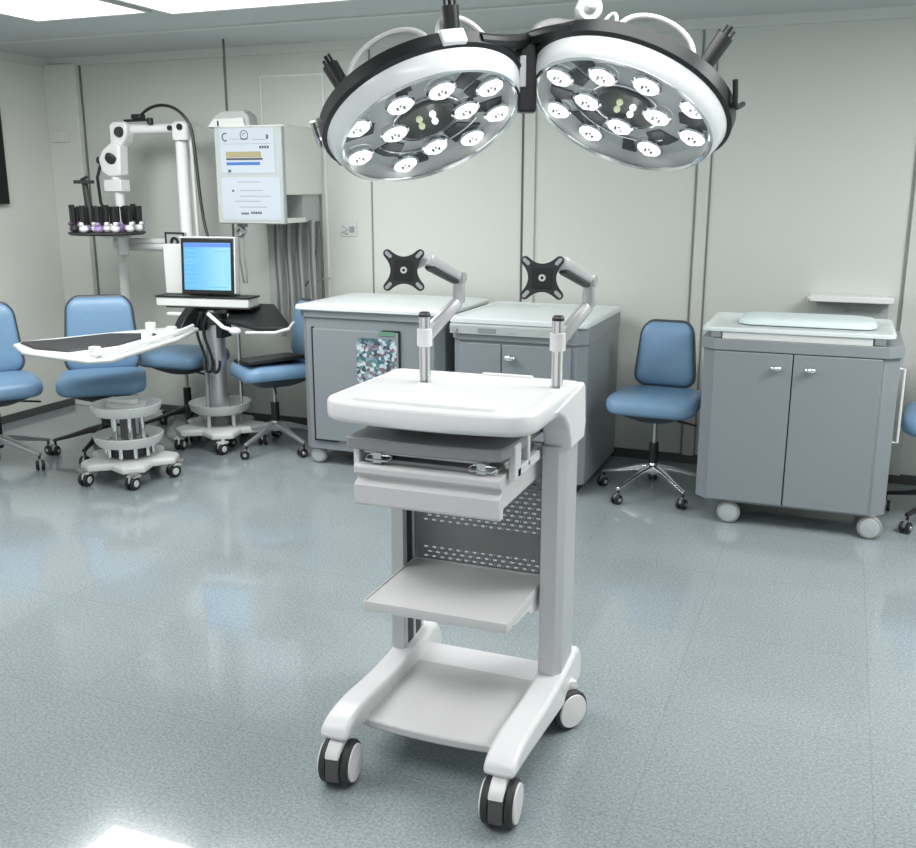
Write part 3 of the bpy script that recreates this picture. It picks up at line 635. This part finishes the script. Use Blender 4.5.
# right black tray on its arm
P2(B().rings([[Vector(p)+Vector((0, 0, d)) for p in ((-3.24, 4.95, .775), (-3.05, 4.95, .785), (-3.03, 5.0, .79), (-3.34, 5.32, .875), (-3.58, 5.32, .87), (-3.58, 5.2, .85), (-3.50, 5.02, .80))] for d in (0, .022)]), 'side_tray', 'black', .004, label='black tilted tray to the right of the column')
P2(B().tube([(-3.60, 4.98, .86), (-3.46, 4.93, .79), (-3.38, 4.92, .775)], .012, 10).sphere((-3.37, 4.92, .775), .03, 10, (1.4, 1, .8)), 'tray_lever', 'white')
P2(B().tube([(-3.30, 4.93, .765), (-3.10, 4.93, .775), (-3.02, 4.96, .80), (-3.04, 5.05, .825)], .010, 10), 'tray_rail', 'offwhite')
P2(B().cyl((-3.42, 5.02, .30), (-3.42, 5.02, .80), .008), 'tray_support', 'steel')

# ------------------------------------------------------------------ robot arm with the peg disc
ra = thing('robotic_arm', 'white jointed robotic arm holding a disc of black pegs over the left chairs', 'robotic arm', (-4.60, 5.40, 0))
def P3(b, name, m, bevel=0, parent=None, label=None, **k): return b.obj(name, m, parent or ra, bevel, True, label, **k)
P3(B().loft([(rrect(.40, .34, .05, 4, -4.575, 5.45), .0), (rrect(.37, .31, .05, 4, -4.575, 5.45), .05)]), 'foot', 'offwhite')
P3(B().cyl((-4.575, 5.40, .05), (-4.575, 5.40, 1.23), .032).lathe([(.0, 1.21), (.05, 1.215), (.055, 1.275), (.04, 1.285), (0, 1.285)], (-4.575, 5.40, 0), n=20), 'stand_pipe', 'offwhite')
P3(B().cyl((-4.55, 5.40, 1.232), (-3.94, 5.40, 1.232), .030).bb(-4.52, -3.94, 5.37, 5.43, 1.255, 1.285), 'cross_beam', 'offwhite', .004)
P3(B().bb(-4.16, -4.01, 5.34, 5.37, 1.225, 1.33), 'connector_plate', 'boxgrey', .003)
P3(B().bb(-4.16, -4.01, 5.334, 5.339, 1.322, 1.332).bb(-4.16, -4.15, 5.334, 5.339, 1.225, 1.322).bb(-4.02, -4.01, 5.334, 5.339, 1.225, 1.322).lathe([(.018, 0), (.032, 0), (.032, .01), (.018, .01)], (-4.085, 5.339, 1.27), (0, -1, 0), 16), 'connector_ring', 'black')
P3(B().cyl((-4.03, 5.40, 1.27), (-4.03, 5.40, 1.94), .040, .038, 24), 'upright_tube', 'white')
P3(B().cyl((-3.945, 5.40, 1.27), (-3.955, 5.40, 1.92), .012), 'side_tube', 'offwhite')
P3(B().loft([(rrect(.11, .11, .03, 4, -4.01, 5.40), 1.91), (rrect(.12, .115, .03, 4, -4.01, 5.40), 1.92), (rrect(.12, .115, .03, 4, -4.01, 5.40), 2.01), (rrect(.09, .09, .03, 4, -4.01, 5.40), 2.025)]), 'shoulder_joint', 'white')
P3(B().cyl((-3.99, 5.34, 1.99), (-3.99, 5.33, 1.99), .020), 'joint_screw', 'black')
P3(B().cyl((-4.07, 5.35, 1.985), (-4.07, 5.335, 1.985), .016), 'joint_screw', 'black')
P3(B().cyl((-4.05, 5.40, 1.985), (-4.42, 5.36, 1.985), .030, .034, 20), 'forearm', 'white')
P3(B().prism([(-4.51, 1.89), (-4.45, 1.86), (-4.40, 1.90), (-4.375, 1.95), (-4.37, 2.01), (-4.39, 2.03), (-4.48, 2.03), (-4.51, 2.01)], 5.29, 5.38, 'XZ'), 'elbow_joint', 'white', .012)
P3(B().cyl((-4.425, 5.288, 1.965), (-4.425, 5.272, 1.965), .035, .030, 20), 'joint_cap', 'dark', label='dark round joint cap')
P3(B().prism([(-4.60, 1.80), (-4.56, 1.86), (-4.47, 1.91), (-4.42, 1.88), (-4.43, 1.69), (-4.52, 1.68), (-4.58, 1.71)], 5.27, 5.36, 'XZ'), 'wrist_joint', 'white', .012)
P3(B().cyl((-4.49, 5.268, 1.80), (-4.49, 5.252, 1.79), .042, .034, 20), 'joint_cap', 'dark', label='dark oval joint cap')
P3(B().cyl((-4.60, 5.31, 1.79), (-4.63, 5.31, 1.79), .024), 'joint_knob', 'dark', label='small dark knob')
P3(B().bb(-4.57, -4.43, 5.27, 5.36, 1.59, 1.665).cyl((-4.50, 5.315, 1.665), (-4.50, 5.315, 1.70), .035, n=16).cyl((-4.485, 5.315, 1.18), (-4.485, 5.315, 1.60), .032, n=16), 'wrist_tube', 'white', .004)
P3(B().tube([(-4.60, 5.29, 1.76), (-4.625, 5.28, 1.68), (-4.615, 5.28, 1.52), (-4.57, 5.28, 1.44)], .010, 8), 'wrist_cable', 'black')
P3(B().bb(-4.42, -4.24, 5.33, 5.36, 2.03, 2.045).bb(-4.35, -4.28, 5.32, 5.38, 2.045, 2.075).cyl((-4.22, 5.345, 2.01), (-4.22, 5.345, 2.05), .020), 'sensor_bar', 'black', .004)
P3(B().tube(bez((-4.29, 5.35, 2.07), (-4.20, 5.35, 2.15), (-4.02, 5.37, 2.16), (-3.94, 5.38, 2.0), 12)+bez((-3.94, 5.38, 2.0), (-3.90, 5.38, 1.90), (-3.90, 5.36, 1.5), (-3.82, 5.33, 1.31), 12)[1:], .010, 8), 'cable', 'black')
# the disc and everything that stands on it
dc = Vector((-4.475, 5.16, 1.335))
P3(B().lathe([(0, -.018), (.225, -.018), (.24, -.008), (.24, .0), (0, .0)], tuple(dc), n=40), 'peg_disc', 'dark', label='dark round disc')
P3(B().bb(dc.x-.04, dc.x+.04, dc.y, dc.y+.18, dc.z-.04, dc.z-.018), 'disc_bracket', 'white', .003)
for i in range(26):
    a = 2*PI*i/26+.1; rr_ = .208 if i % 2 else .145; x, y = dc.x+rr_*math.cos(a), dc.y+rr_*math.sin(a)
    pg = P3(B().cyl((x, y, dc.z+.045), (x, y, dc.z+.155+.02*rnd.random()), .016, .018, 10), 'peg', 'black')
    P3(B().sphere((x, y, dc.z+.026), .029, 10, (1, 1, .9)).sphere((x+.018*math.cos(a), y+.018*math.sin(a), dc.z+.055), .016, 8), 'peg_base', 'pink' if i == 16 else ('purple' if i % 3 == 0 else ('dark' if i % 7 == 3 else 'white')), 0, pg)
P3(B().cyl((dc.x-.10, dc.y-.02, dc.z), (dc.x-.135, dc.y-.02, dc.z+.31), .028, .018, 10).bb(dc.x-.20, dc.x-.08, dc.y-.05, dc.y+.01, dc.z+.305, dc.z+.327).cyl((dc.x-.16, dc.y-.02, dc.z+.327), (dc.x-.11, dc.y-.02, dc.z+.348), .010), 'tool_handle', 'dark', .002)

# ------------------------------------------------------------------ wall box with posters and hoses
wb = thing('wall_box', 'cream wall-mounted equipment box with two notices and hanging grey hoses', 'wall cabinet', (-3.42, YW, 1.40))
def P4(b, name, m, bevel=0, parent=None, label=None, **k): return b.obj(name, m, parent or wb, bevel, True, label, **k)
P4(B().bb(-3.66, -3.20, 5.29, 5.75, 1.57, 1.985), 'box_body', 'boxwhite', .008)
P4(B().bb(-3.66, -3.22, 5.52, 5.75, 1.40, 1.57), 'lower_box', 'boxgrey', .004)
P4(B().bb(-3.66, -3.20, 5.29, 5.52, 1.40, 1.43), 'lower_shelf', 'boxwhite', .004)
fpn = P4(B().bb(-3.675, -3.195, 5.25, 5.29, 1.395, 1.975), 'front_panel', 'boxgrey', .008)
ps = P4(B().bb(-3.63, -3.245, 5.247, 5.25, 1.70, 1.965), 'upper_notice', 'paper', 0, fpn, 'pale notice with yellow and blue bars')
P4(B().bb(-3.59, -3.34, 5.2462, 5.247, 1.793, 1.828), 'notice_bar', 'yellow', 0, fpn)
P4(B().bb(-3.59, -3.33, 5.2462, 5.247, 1.778, 1.790).bb(-3.58, -3.56, 5.2462, 5.247, 1.706, 1.722), 'notice_bar', 'ink', 0, fpn)
P4(B().bb(-3.59, -3.35, 5.2462, 5.247, 1.748, 1.766), 'notice_bar', 'blue', 0, fpn)
lg = B()
def arc(b, cx, cz, r0, r1, a0_, a1_, n=14, y=5.2462):
    for i in range(n):
        q0, q1 = R(a0_+(a1_-a0_)*i/n), R(a0_+(a1_-a0_)*(i+1)/n)
        b.prism([(cx+r1*math.cos(q0), cz+r1*math.sin(q0)), (cx+r1*math.cos(q1), cz+r1*math.sin(q1)), (cx+r0*math.cos(q1), cz+r0*math.sin(q1)), (cx+r0*math.cos(q0), cz+r0*math.sin(q0))], y, 5.247, 'XZ')
arc(lg, -3.59, 1.915, .018, .026, 60, 300); arc(lg, -3.455, 1.925, .024, .029, 0, 360, 20); arc(lg, -3.455, 1.925, .008, .012, 30, 200)
lg.bb(-3.485, -3.425, 5.2462, 5.247, 1.9, 1.905); lg.bb(-3.30, -3.285, 5.2462, 5.247, 1.90, 1.925)
for i in range(4): lg.bb(-3.35+.018*i, -3.337+.018*i, 5.2462, 5.247, 1.845, 1.860)
P4(lg, 'notice_marks', 'ink', 0, fpn)
pl_ = B().bb(-3.56, -3.50, 5.2464, 5.247, 1.90, 1.904).bb(-3.40, -3.30, 5.2464, 5.247, 1.896, 1.900).bb(-3.61, -3.27, 5.2464, 5.247, 1.872, 1.875)
for z_ in (1.645, 1.595, 1.56, 1.53, 1.495): pl_.bb(-3.56+.06*rnd.random(), -3.28-.08*rnd.random(), 5.2464, 5.247, z_, z_+.005)
P4(B().bb(-3.635, -3.215, 5.247, 5.25, 1.42, 1.675), 'lower_notice', 'paper', 0, fpn, 'pale lined notice below the first')
P4(pl_, 'notice_lines', 'inkpale', 0, fpn)
tk = B().bb(-3.56, -3.545, 5.2462, 5.247, 1.59, 1.60)
for i in range(4): tk.bb(-3.50+.014*i, -3.489+.014*i, 5.2462, 5.247, 1.452, 1.464)
for i in range(5): tk.bb(-3.43+.016*i, -3.418+.016*i, 5.2462, 5.247, 1.456, 1.470)
P4(tk, 'notice_marks', 'ink', 0, fpn)
for i in range(12):
    x = -3.50+.028*i+.006*rnd.random(); y = 5.62-.02*(i % 3); z1 = .75-.05*(i % 3)
    sw = rnd.uniform(-.02, .03)
    P4(B().tube(bez((x, y, 1.41), (x+sw, y-.03, 1.2), (x-sw, y+.01, 1.0), (x+.02+sw, y-.02, z1), 14), .010+.004*rnd.random(), 8), 'hose', 'hosedark' if i % 3 == 1 else 'hose')
P4(B().tube(bez((-3.20, 5.66, 1.40), (-3.19, 5.64, 1.2), (-3.24, 5.64, 1.02), (-3.30, 5.64, .98), 12), .006, 8), 'thin_cable', 'hosedark')
P4(B().lathe([(.0, .0), (.03, .0), (.04, .02), (.03, .04), (.018, .04), (.016, .02), (0, .02)], (-3.575, 5.36, 1.345), (0, -1, 0), 20), 'round_socket', 'steel')
P4(B().bb(-3.60, -3.55, 5.34, 5.39, 1.37, 1.40), 'socket_mount', 'boxgrey', .003)
P4(B().tube([(-3.595, 5.34, 1.31), (-3.59, 5.34, 1.15), (-3.57, 5.34, 1.02), (-3.545, 5.34, 1.02), (-3.545, 5.34, 1.10), (-3.56, 5.34, 1.20), (-3.56, 5.34, 1.31)], .006, 8), 'hook', 'steel')
P4(B().bb(-3.545, -3.49, 5.60, 5.66, .75, 1.41), 'flat_post', 'boxgrey', .004)
# hood above the box
hd = thing('hanging_hood', 'small white device under a grey hood hanging on a thin rod beside the wall box', 'hanging device', (-3.62, 5.35, 1.975))
B().cyl((-.03, .02, .09), (-.03, .02, .525), .007).obj('rod', 'seam', hd)
B().prism([(-.15, .0), (-.09, .075), (-.03, .10), (.12, .10), (.16, .07), (.17, .0)], -.04, .06, 'XZ').obj('hood', 'boxgrey', hd, .01)
B().prism([(-.13, .004), (-.08, .055), (.13, .055), (.14, .004)], -.055, -.04, 'XZ').obj('face', 'offwhite', hd, .003)
B().bb(-.055, -.045, -.058, -.056, .01, .04).obj('switch', 'black', hd)
# trims on the wall round the box
struct(B().bb(-3.64, -3.63, YW-.008, YW, 1.95, 2.32).bb(-3.64, -3.17, YW-.008, YW, 2.312, 2.322).bb(-3.18, -3.17, YW-.008, YW, .80, 2.312).obj('trim_30', 'white'))
struct(B().bb(-3.222, -3.212, YW-.02, YW, .06, 2.05).obj('trim_31', 'softseam'))
# small wall things
jb = B().bb(-5.365, -5.21, YW-.066, YW-.05, 1.93, 2.01).obj('junction_box', 'wallside', None, .006); tag(jb, 'flat cream cover plate high on the corner pilaster at left', 'cover plate')
so = thing('wall_socket', 'pale wall socket plate right of the wall box', 'socket', (-3.02, YW, 1.35))
B().bb(-.06, .06, -.008, 0, -.045, .045).obj('cover', 'wall', so, .003)
B().tube([(-.04, -.012, .02), (0, -.012, .0), (-.045, -.012, -.02), (.0, -.012, -.03)], .004, 6).bb(.01, .045, -.014, -.008, -.02, .02).obj('sockets', 'inkpale', so)
bh = thing('wire_holder', 'small white bottle in a thin wire holder above the sticker cabinet', 'holder', (-3.28, YW, .98))
B().tube([(-.06, -.10, .02), (.11, -.10, .05), (.11, 0, .05)], .004, 6).tube([(-.06, -.10, .02), (-.06, 0, .02)], .004, 6).obj('wire', 'steel', bh)
B().lathe([(0, -.08), (.022, -.078), (.024, -.01), (.012, .01), (.010, .03), (0, .03)], (-.04, -.12, 0), n=16).obj('bottle', 'white', bh)
tv = thing('wall_screen', 'black switched-off screen on the left side wall', 'screen', (XL, 4.85, 1.84))
B().bb(.0, .05, -.42, .385, -.335, .37).obj('frame', 'black', tv, .006)
B().bb(.05, .052, -.40, .365, -.32, .355).obj('display', 'tv', tv)
wsf = thing('wall_shelf', 'small white wall shelf above the right grey mobile cabinet', 'shelf', (.055, YW, 1.02))
B().bb(-.205, .215, -.14, 0, -.008, .024).obj('board', 'white', wsf, .004)
B().bb(-.17, .20, -.03, 0, -.19, -.008).obj('back_panel', 'boxgrey', wsf, .003)
B().sphere((0, -.035, -.06), .012, 10).obj('knob', 'boxgrey', wsf)
B().cyl((-.215, -.12, .008), (-.205, -.12, .008), .014).obj('end_cap', 'white', wsf)

# ------------------------------------------------------------------ surgical lamp
sl = thing('surgical_light', 'double-headed surgical lamp with black rims hanging from the ceiling', 'surgical light', (-.92, 3.62, 2.5))
L1 = [(-.226, .134), (-.264, -.051), (-.119, .009), (-.065, .165), (.077, .154), (.134, -.024), (.235, .057), (.240, -.127), (.129, -.225), (-.006, -.185), (-.131, -.225)]
L2 = [(-.245, .039), (-.220, -.174), (-.081, -.240), (-.129, -.042), (-.108, .144), (.036, .191), (.11, .038), (.208, .170), (.250, .001), (.136, -.184), (.007, -.117)]
def head(c_, X_, Y_, N_, lens, mirror):
    mx = Matrix((( X_[0], Y_[0], N_[0], c_[0]), (X_[1], Y_[1], N_[1], c_[1]), (X_[2], Y_[2], N_[2], c_[2]), (0, 0, 0, 1)))
    ml = Matrix.Translation(-sl.location) @ mx
    hd_ = B().lathe([(.325, -.060), (.350, -.062), (.362, -.070), (.362, -.112), (.350, -.119), (.28, -.140), (.12, -.155), (0, -.158)], n=64).obj('lamp_head', 'black', sl, mx=ml, label='black outer rim and back of one lamp head')
    B().lathe([(.312, -.004), (.320, .0), (.326, -.006), (.336, -.025), (.348, -.062), (.348, -.066), (.325, -.066)], n=64).obj('side_band', 'lampwhite', hd_, mx=ml, ang=70)
    B().lathe([(.306, -.006), (.314, .004), (.322, .0), (.320, -.010)], n=64).obj('bezel', 'chrome', hd_, mx=ml)
    B().lathe([(0, -.052), (.285, -.052), (.316, -.012)], n=64).obj('inner_plate', 'lampplate', hd_, mx=ml)
    B().lathe([(0, .0), (.20, -.001), (.310, -.003)], n=64).obj('cover_glass', 'glass', hd_, mx=ml)
    # dark petal inserts between the lens groups
    pt = B()
    for a_, r0_, r1_, w_ in ((40, .17, .29, .045), (100, .20, .30, .04), (160, .19, .30, .05), (215, .15, .22, .06), (255, .20, .30, .03), (300, .14, .24, .06), (340, .19, .27, .04), (15, .16, .22, .05)):
        a = R(a_ if not mirror else 180-a_)
        d = Vector((math.cos(a), math.sin(a), 0)); s_ = Vector((-d.y, d.x, 0))
        pt.rings([[d*q+s_*x+Vector((0, 0, z)) for q, x in ((r0_, -w_*.6), (r1_, -w_), (r1_+.012, 0), (r1_, w_), (r0_, w_*.5))] for z in (-.0515, -.046)])
    pt.obj('dark_insert', 'lampdark', hd_, mx=ml)
    # chrome arcs of the reflector
    ar = B()
    for (rr_, a0_, a1_) in ((.29, 20, 150), (.20, 200, 330), (.125, 0, 360)):
        pts = [Vector((rr_*math.cos(R(q)), rr_*math.sin(R(q)), -.046)) for q in range(a0_, a1_+1, 6)]
        ar.tube(pts, .004, 6)
    ar.obj('reflector_arc', 'chrome', hd_, mx=ml)
    B().lathe([(.105, -.05), (.110, -.040), (.100, -.036), (.085, -.044), (.07, -.049), (0, -.05)], n=40).obj('centre_cup', 'lampdark', hd_, mx=ml)
    for k_ in range(4):
        a = R(45+90*k_); B().sphere((.034*math.cos(a), .034*math.sin(a), -.040), .012, 10).obj('centre_led', 'spark' if k_ in (1, 2) else 'bulb', hd_, mx=ml)
    for (x, y) in lens:
        B().lathe([(.050, -.051), (.052, -.034), (.045, -.030), (.040, -.040)], (x, y, 0), n=24).bb(x-.016, x-.007, y+.012, y+.022, -.022, -.009).bb(x+.006, x+.015, y+.010, y+.020, -.022, -.009).bb(x-.004, x+.004, y+.018, y+.026, -.026, -.014).bb(x-.020, x-.014, y-.004, y+.004, -.024, -.013).obj('lens_rim', 'chrome', hd_, mx=ml)
        B().lathe([(0, -.010), (.018, -.013), (.033, -.024), (.041, -.044)], (x, y, 0), n=20).obj('lens', 'bulb', hd_, mx=ml)
    return hd_, mx, ml
h1, mx1, ml1 = head(*((-1.3428, 3.1746, 1.7977), (0.8679, 0.3431, 0.3592), (0.1942, -0.8999, 0.3905), (0.4572, -0.2691, -0.8476)), L1, False)
h2, mx2, ml2 = head(*((-0.745, 3.4189, 1.8364), (0.9025, 0.2236, -0.3681), (0.3654, -0.8499, 0.3796), (-0.2279, -0.4771, -0.8488)), L2, True)
# fittings behind the rims (in head coordinates)
def post(h, ml, a, r_, lean):
    r_ = r_*.94
    a = R(a); d = Vector((math.cos(a), math.sin(a), 0)); s_ = Vector((-d.y, d.x, 0)); p = d*r_+Vector((0, 0, -.105)); q = p+d*lean[0]+Vector((0, 0, -lean[1]))
    u_ = (q-p).normalized()
    b = B().cyl(p, q, .024, .028, 14)
    for k_ in (-1, 0, 1): b.cyl(q, q+u_*.035, .006).cyl(q+s_*k_*.018, q+s_*k_*.018+u_*.03, .005)
    b.obj('grip_post', 'black', h, mx=ml)
post(h1, ml1, 136, .31, (.03, .12)); post(h1, ml1, 58, .32, (.06, .10)); post(h2, ml2, 56, .33, (.05, .12))
def hoop(h, ml, a0_, a1_, r_, hgt, rad=.010, m='white'):
    p0 = Vector((r_*math.cos(R(a0_)), r_*math.sin(R(a0_)), -.115)); p1 = Vector((r_*math.cos(R(a1_)), r_*math.sin(R(a1_)), -.115)); up_ = Vector((0, 0, -hgt))
    B().tube(bez(p0, p0+up_, p1+up_, p1, 18), rad, 8).obj('white_hose', m, h, mx=ml)
hoop(h1, ml1, 130, 72, .30, .15); hoop(h1, ml1, 66, 28, .31, .14); hoop(h2, ml2, 114, 62, .30, .14, .008); hoop(h2, ml2, 128, 117, .28, .11, .006)
B().box((.0, .335, -.115), (.085, .035, .05)).obj('white_clamp', 'lampwhite', h1, .006, mx=ml1 @ Matrix.Rotation(R(-27), 4, 'Z') @ Matrix.Translation((0, .020, .024)))
def side_handle(h, ml, a0_, m='black', r_=.375):
    pts = [Vector((r_*math.cos(R(a0_+q)), r_*math.sin(R(a0_+q)), -.11-.06*(abs(q)/10-.5))) for q in range(-10, 11, 4)]
    B().tube(pts, .009, 8).obj('side_handle', m, h, mx=ml)
side_handle(h2, ml2, 30); side_handle(h1, ml1, 175, 'chrome'); side_handle(h1, ml1, 205)
# centre yoke between the heads
a_ = mx1 @ Vector((.362, .03, -.09)); b_ = mx2 @ Vector((-.362, .03, -.09)); mid = (a_+b_)/2
def P5(b, name, m, bevel=0, parent=None, label=None, **k): return b.obj(name, m, parent or sl, bevel, True, label, **k)
P5(B().box((mid.x, mid.y, mid.z-.055), (.065, .08, .25), Matrix.Rotation(R(21), 3, 'Z')), 'yoke', 'black', .01)
P5(B().box((mid.x, mid.y-.045, mid.z-.05), (.022, .012, .10), Matrix.Rotation(R(21), 3, 'Z')), 'yoke_plate', 'steel', .002)
ya = B()
for (m0, sgn) in ((mx1, 1), (mx2, -1)):
    e0 = m0 @ Vector((sgn*.352, .06, -.09)); e1 = mid+Vector((0, 0, .04)); ya.rings([[p+Vector((0, x, y)) for x, y in rrect(.05, .07, .012, 3)] for p in (e0, e1)])
P5(ya, 'yoke_arm', 'black')
for (m0, sgn) in ((mx1, 1), (mx2, -1)):
    q0 = m0 @ Vector((sgn*.24, .25, -.09)); q1 = m0 @ Vector((sgn*.33, .17, -.09)); q2 = mid+Vector((0, 0, .055))
    P5(B().tube(bez(q0, q1, q1*.5+q2*.5, q2, 12), .024, 10), 'yoke_arm', 'black')
up0 = mid+Vector((0, .06, .06)); top = Vector((-.92, 3.62, 2.5))
P5(B().tube(bez(up0, up0+Vector((0, .08, .12)), Vector((-.92, 3.60, 2.12)), Vector((-.90, 3.56, 2.20)), 12), .021, 12), 'support_arm', 'traygrey')
P5(B().lathe([(0, -.05), (.04, -.048), (.045, -.04), (.045, .04), (.04, .048), (0, .05)], (-.90, 3.54, 2.21), (.4, -1, 0), 24), 'arm_joint', 'lampwhite')
P5(B().lathe([(0, .049), (.02, .049), (.022, .055), (0, .056)], (-.90, 3.54, 2.21), (.4, -1, 0), 20), 'joint_screw', 'chrome')
P5(B().cyl((-.90, 3.56, 2.22), (-.92, 3.62, 2.44), .026).lathe([(.0, -.0), (.11, -.0), (.10, -.04), (.04, -.07), (0, -.07)], (-.92, 3.62, 2.5), n=28), 'ceiling_mount', 'lampwhite')
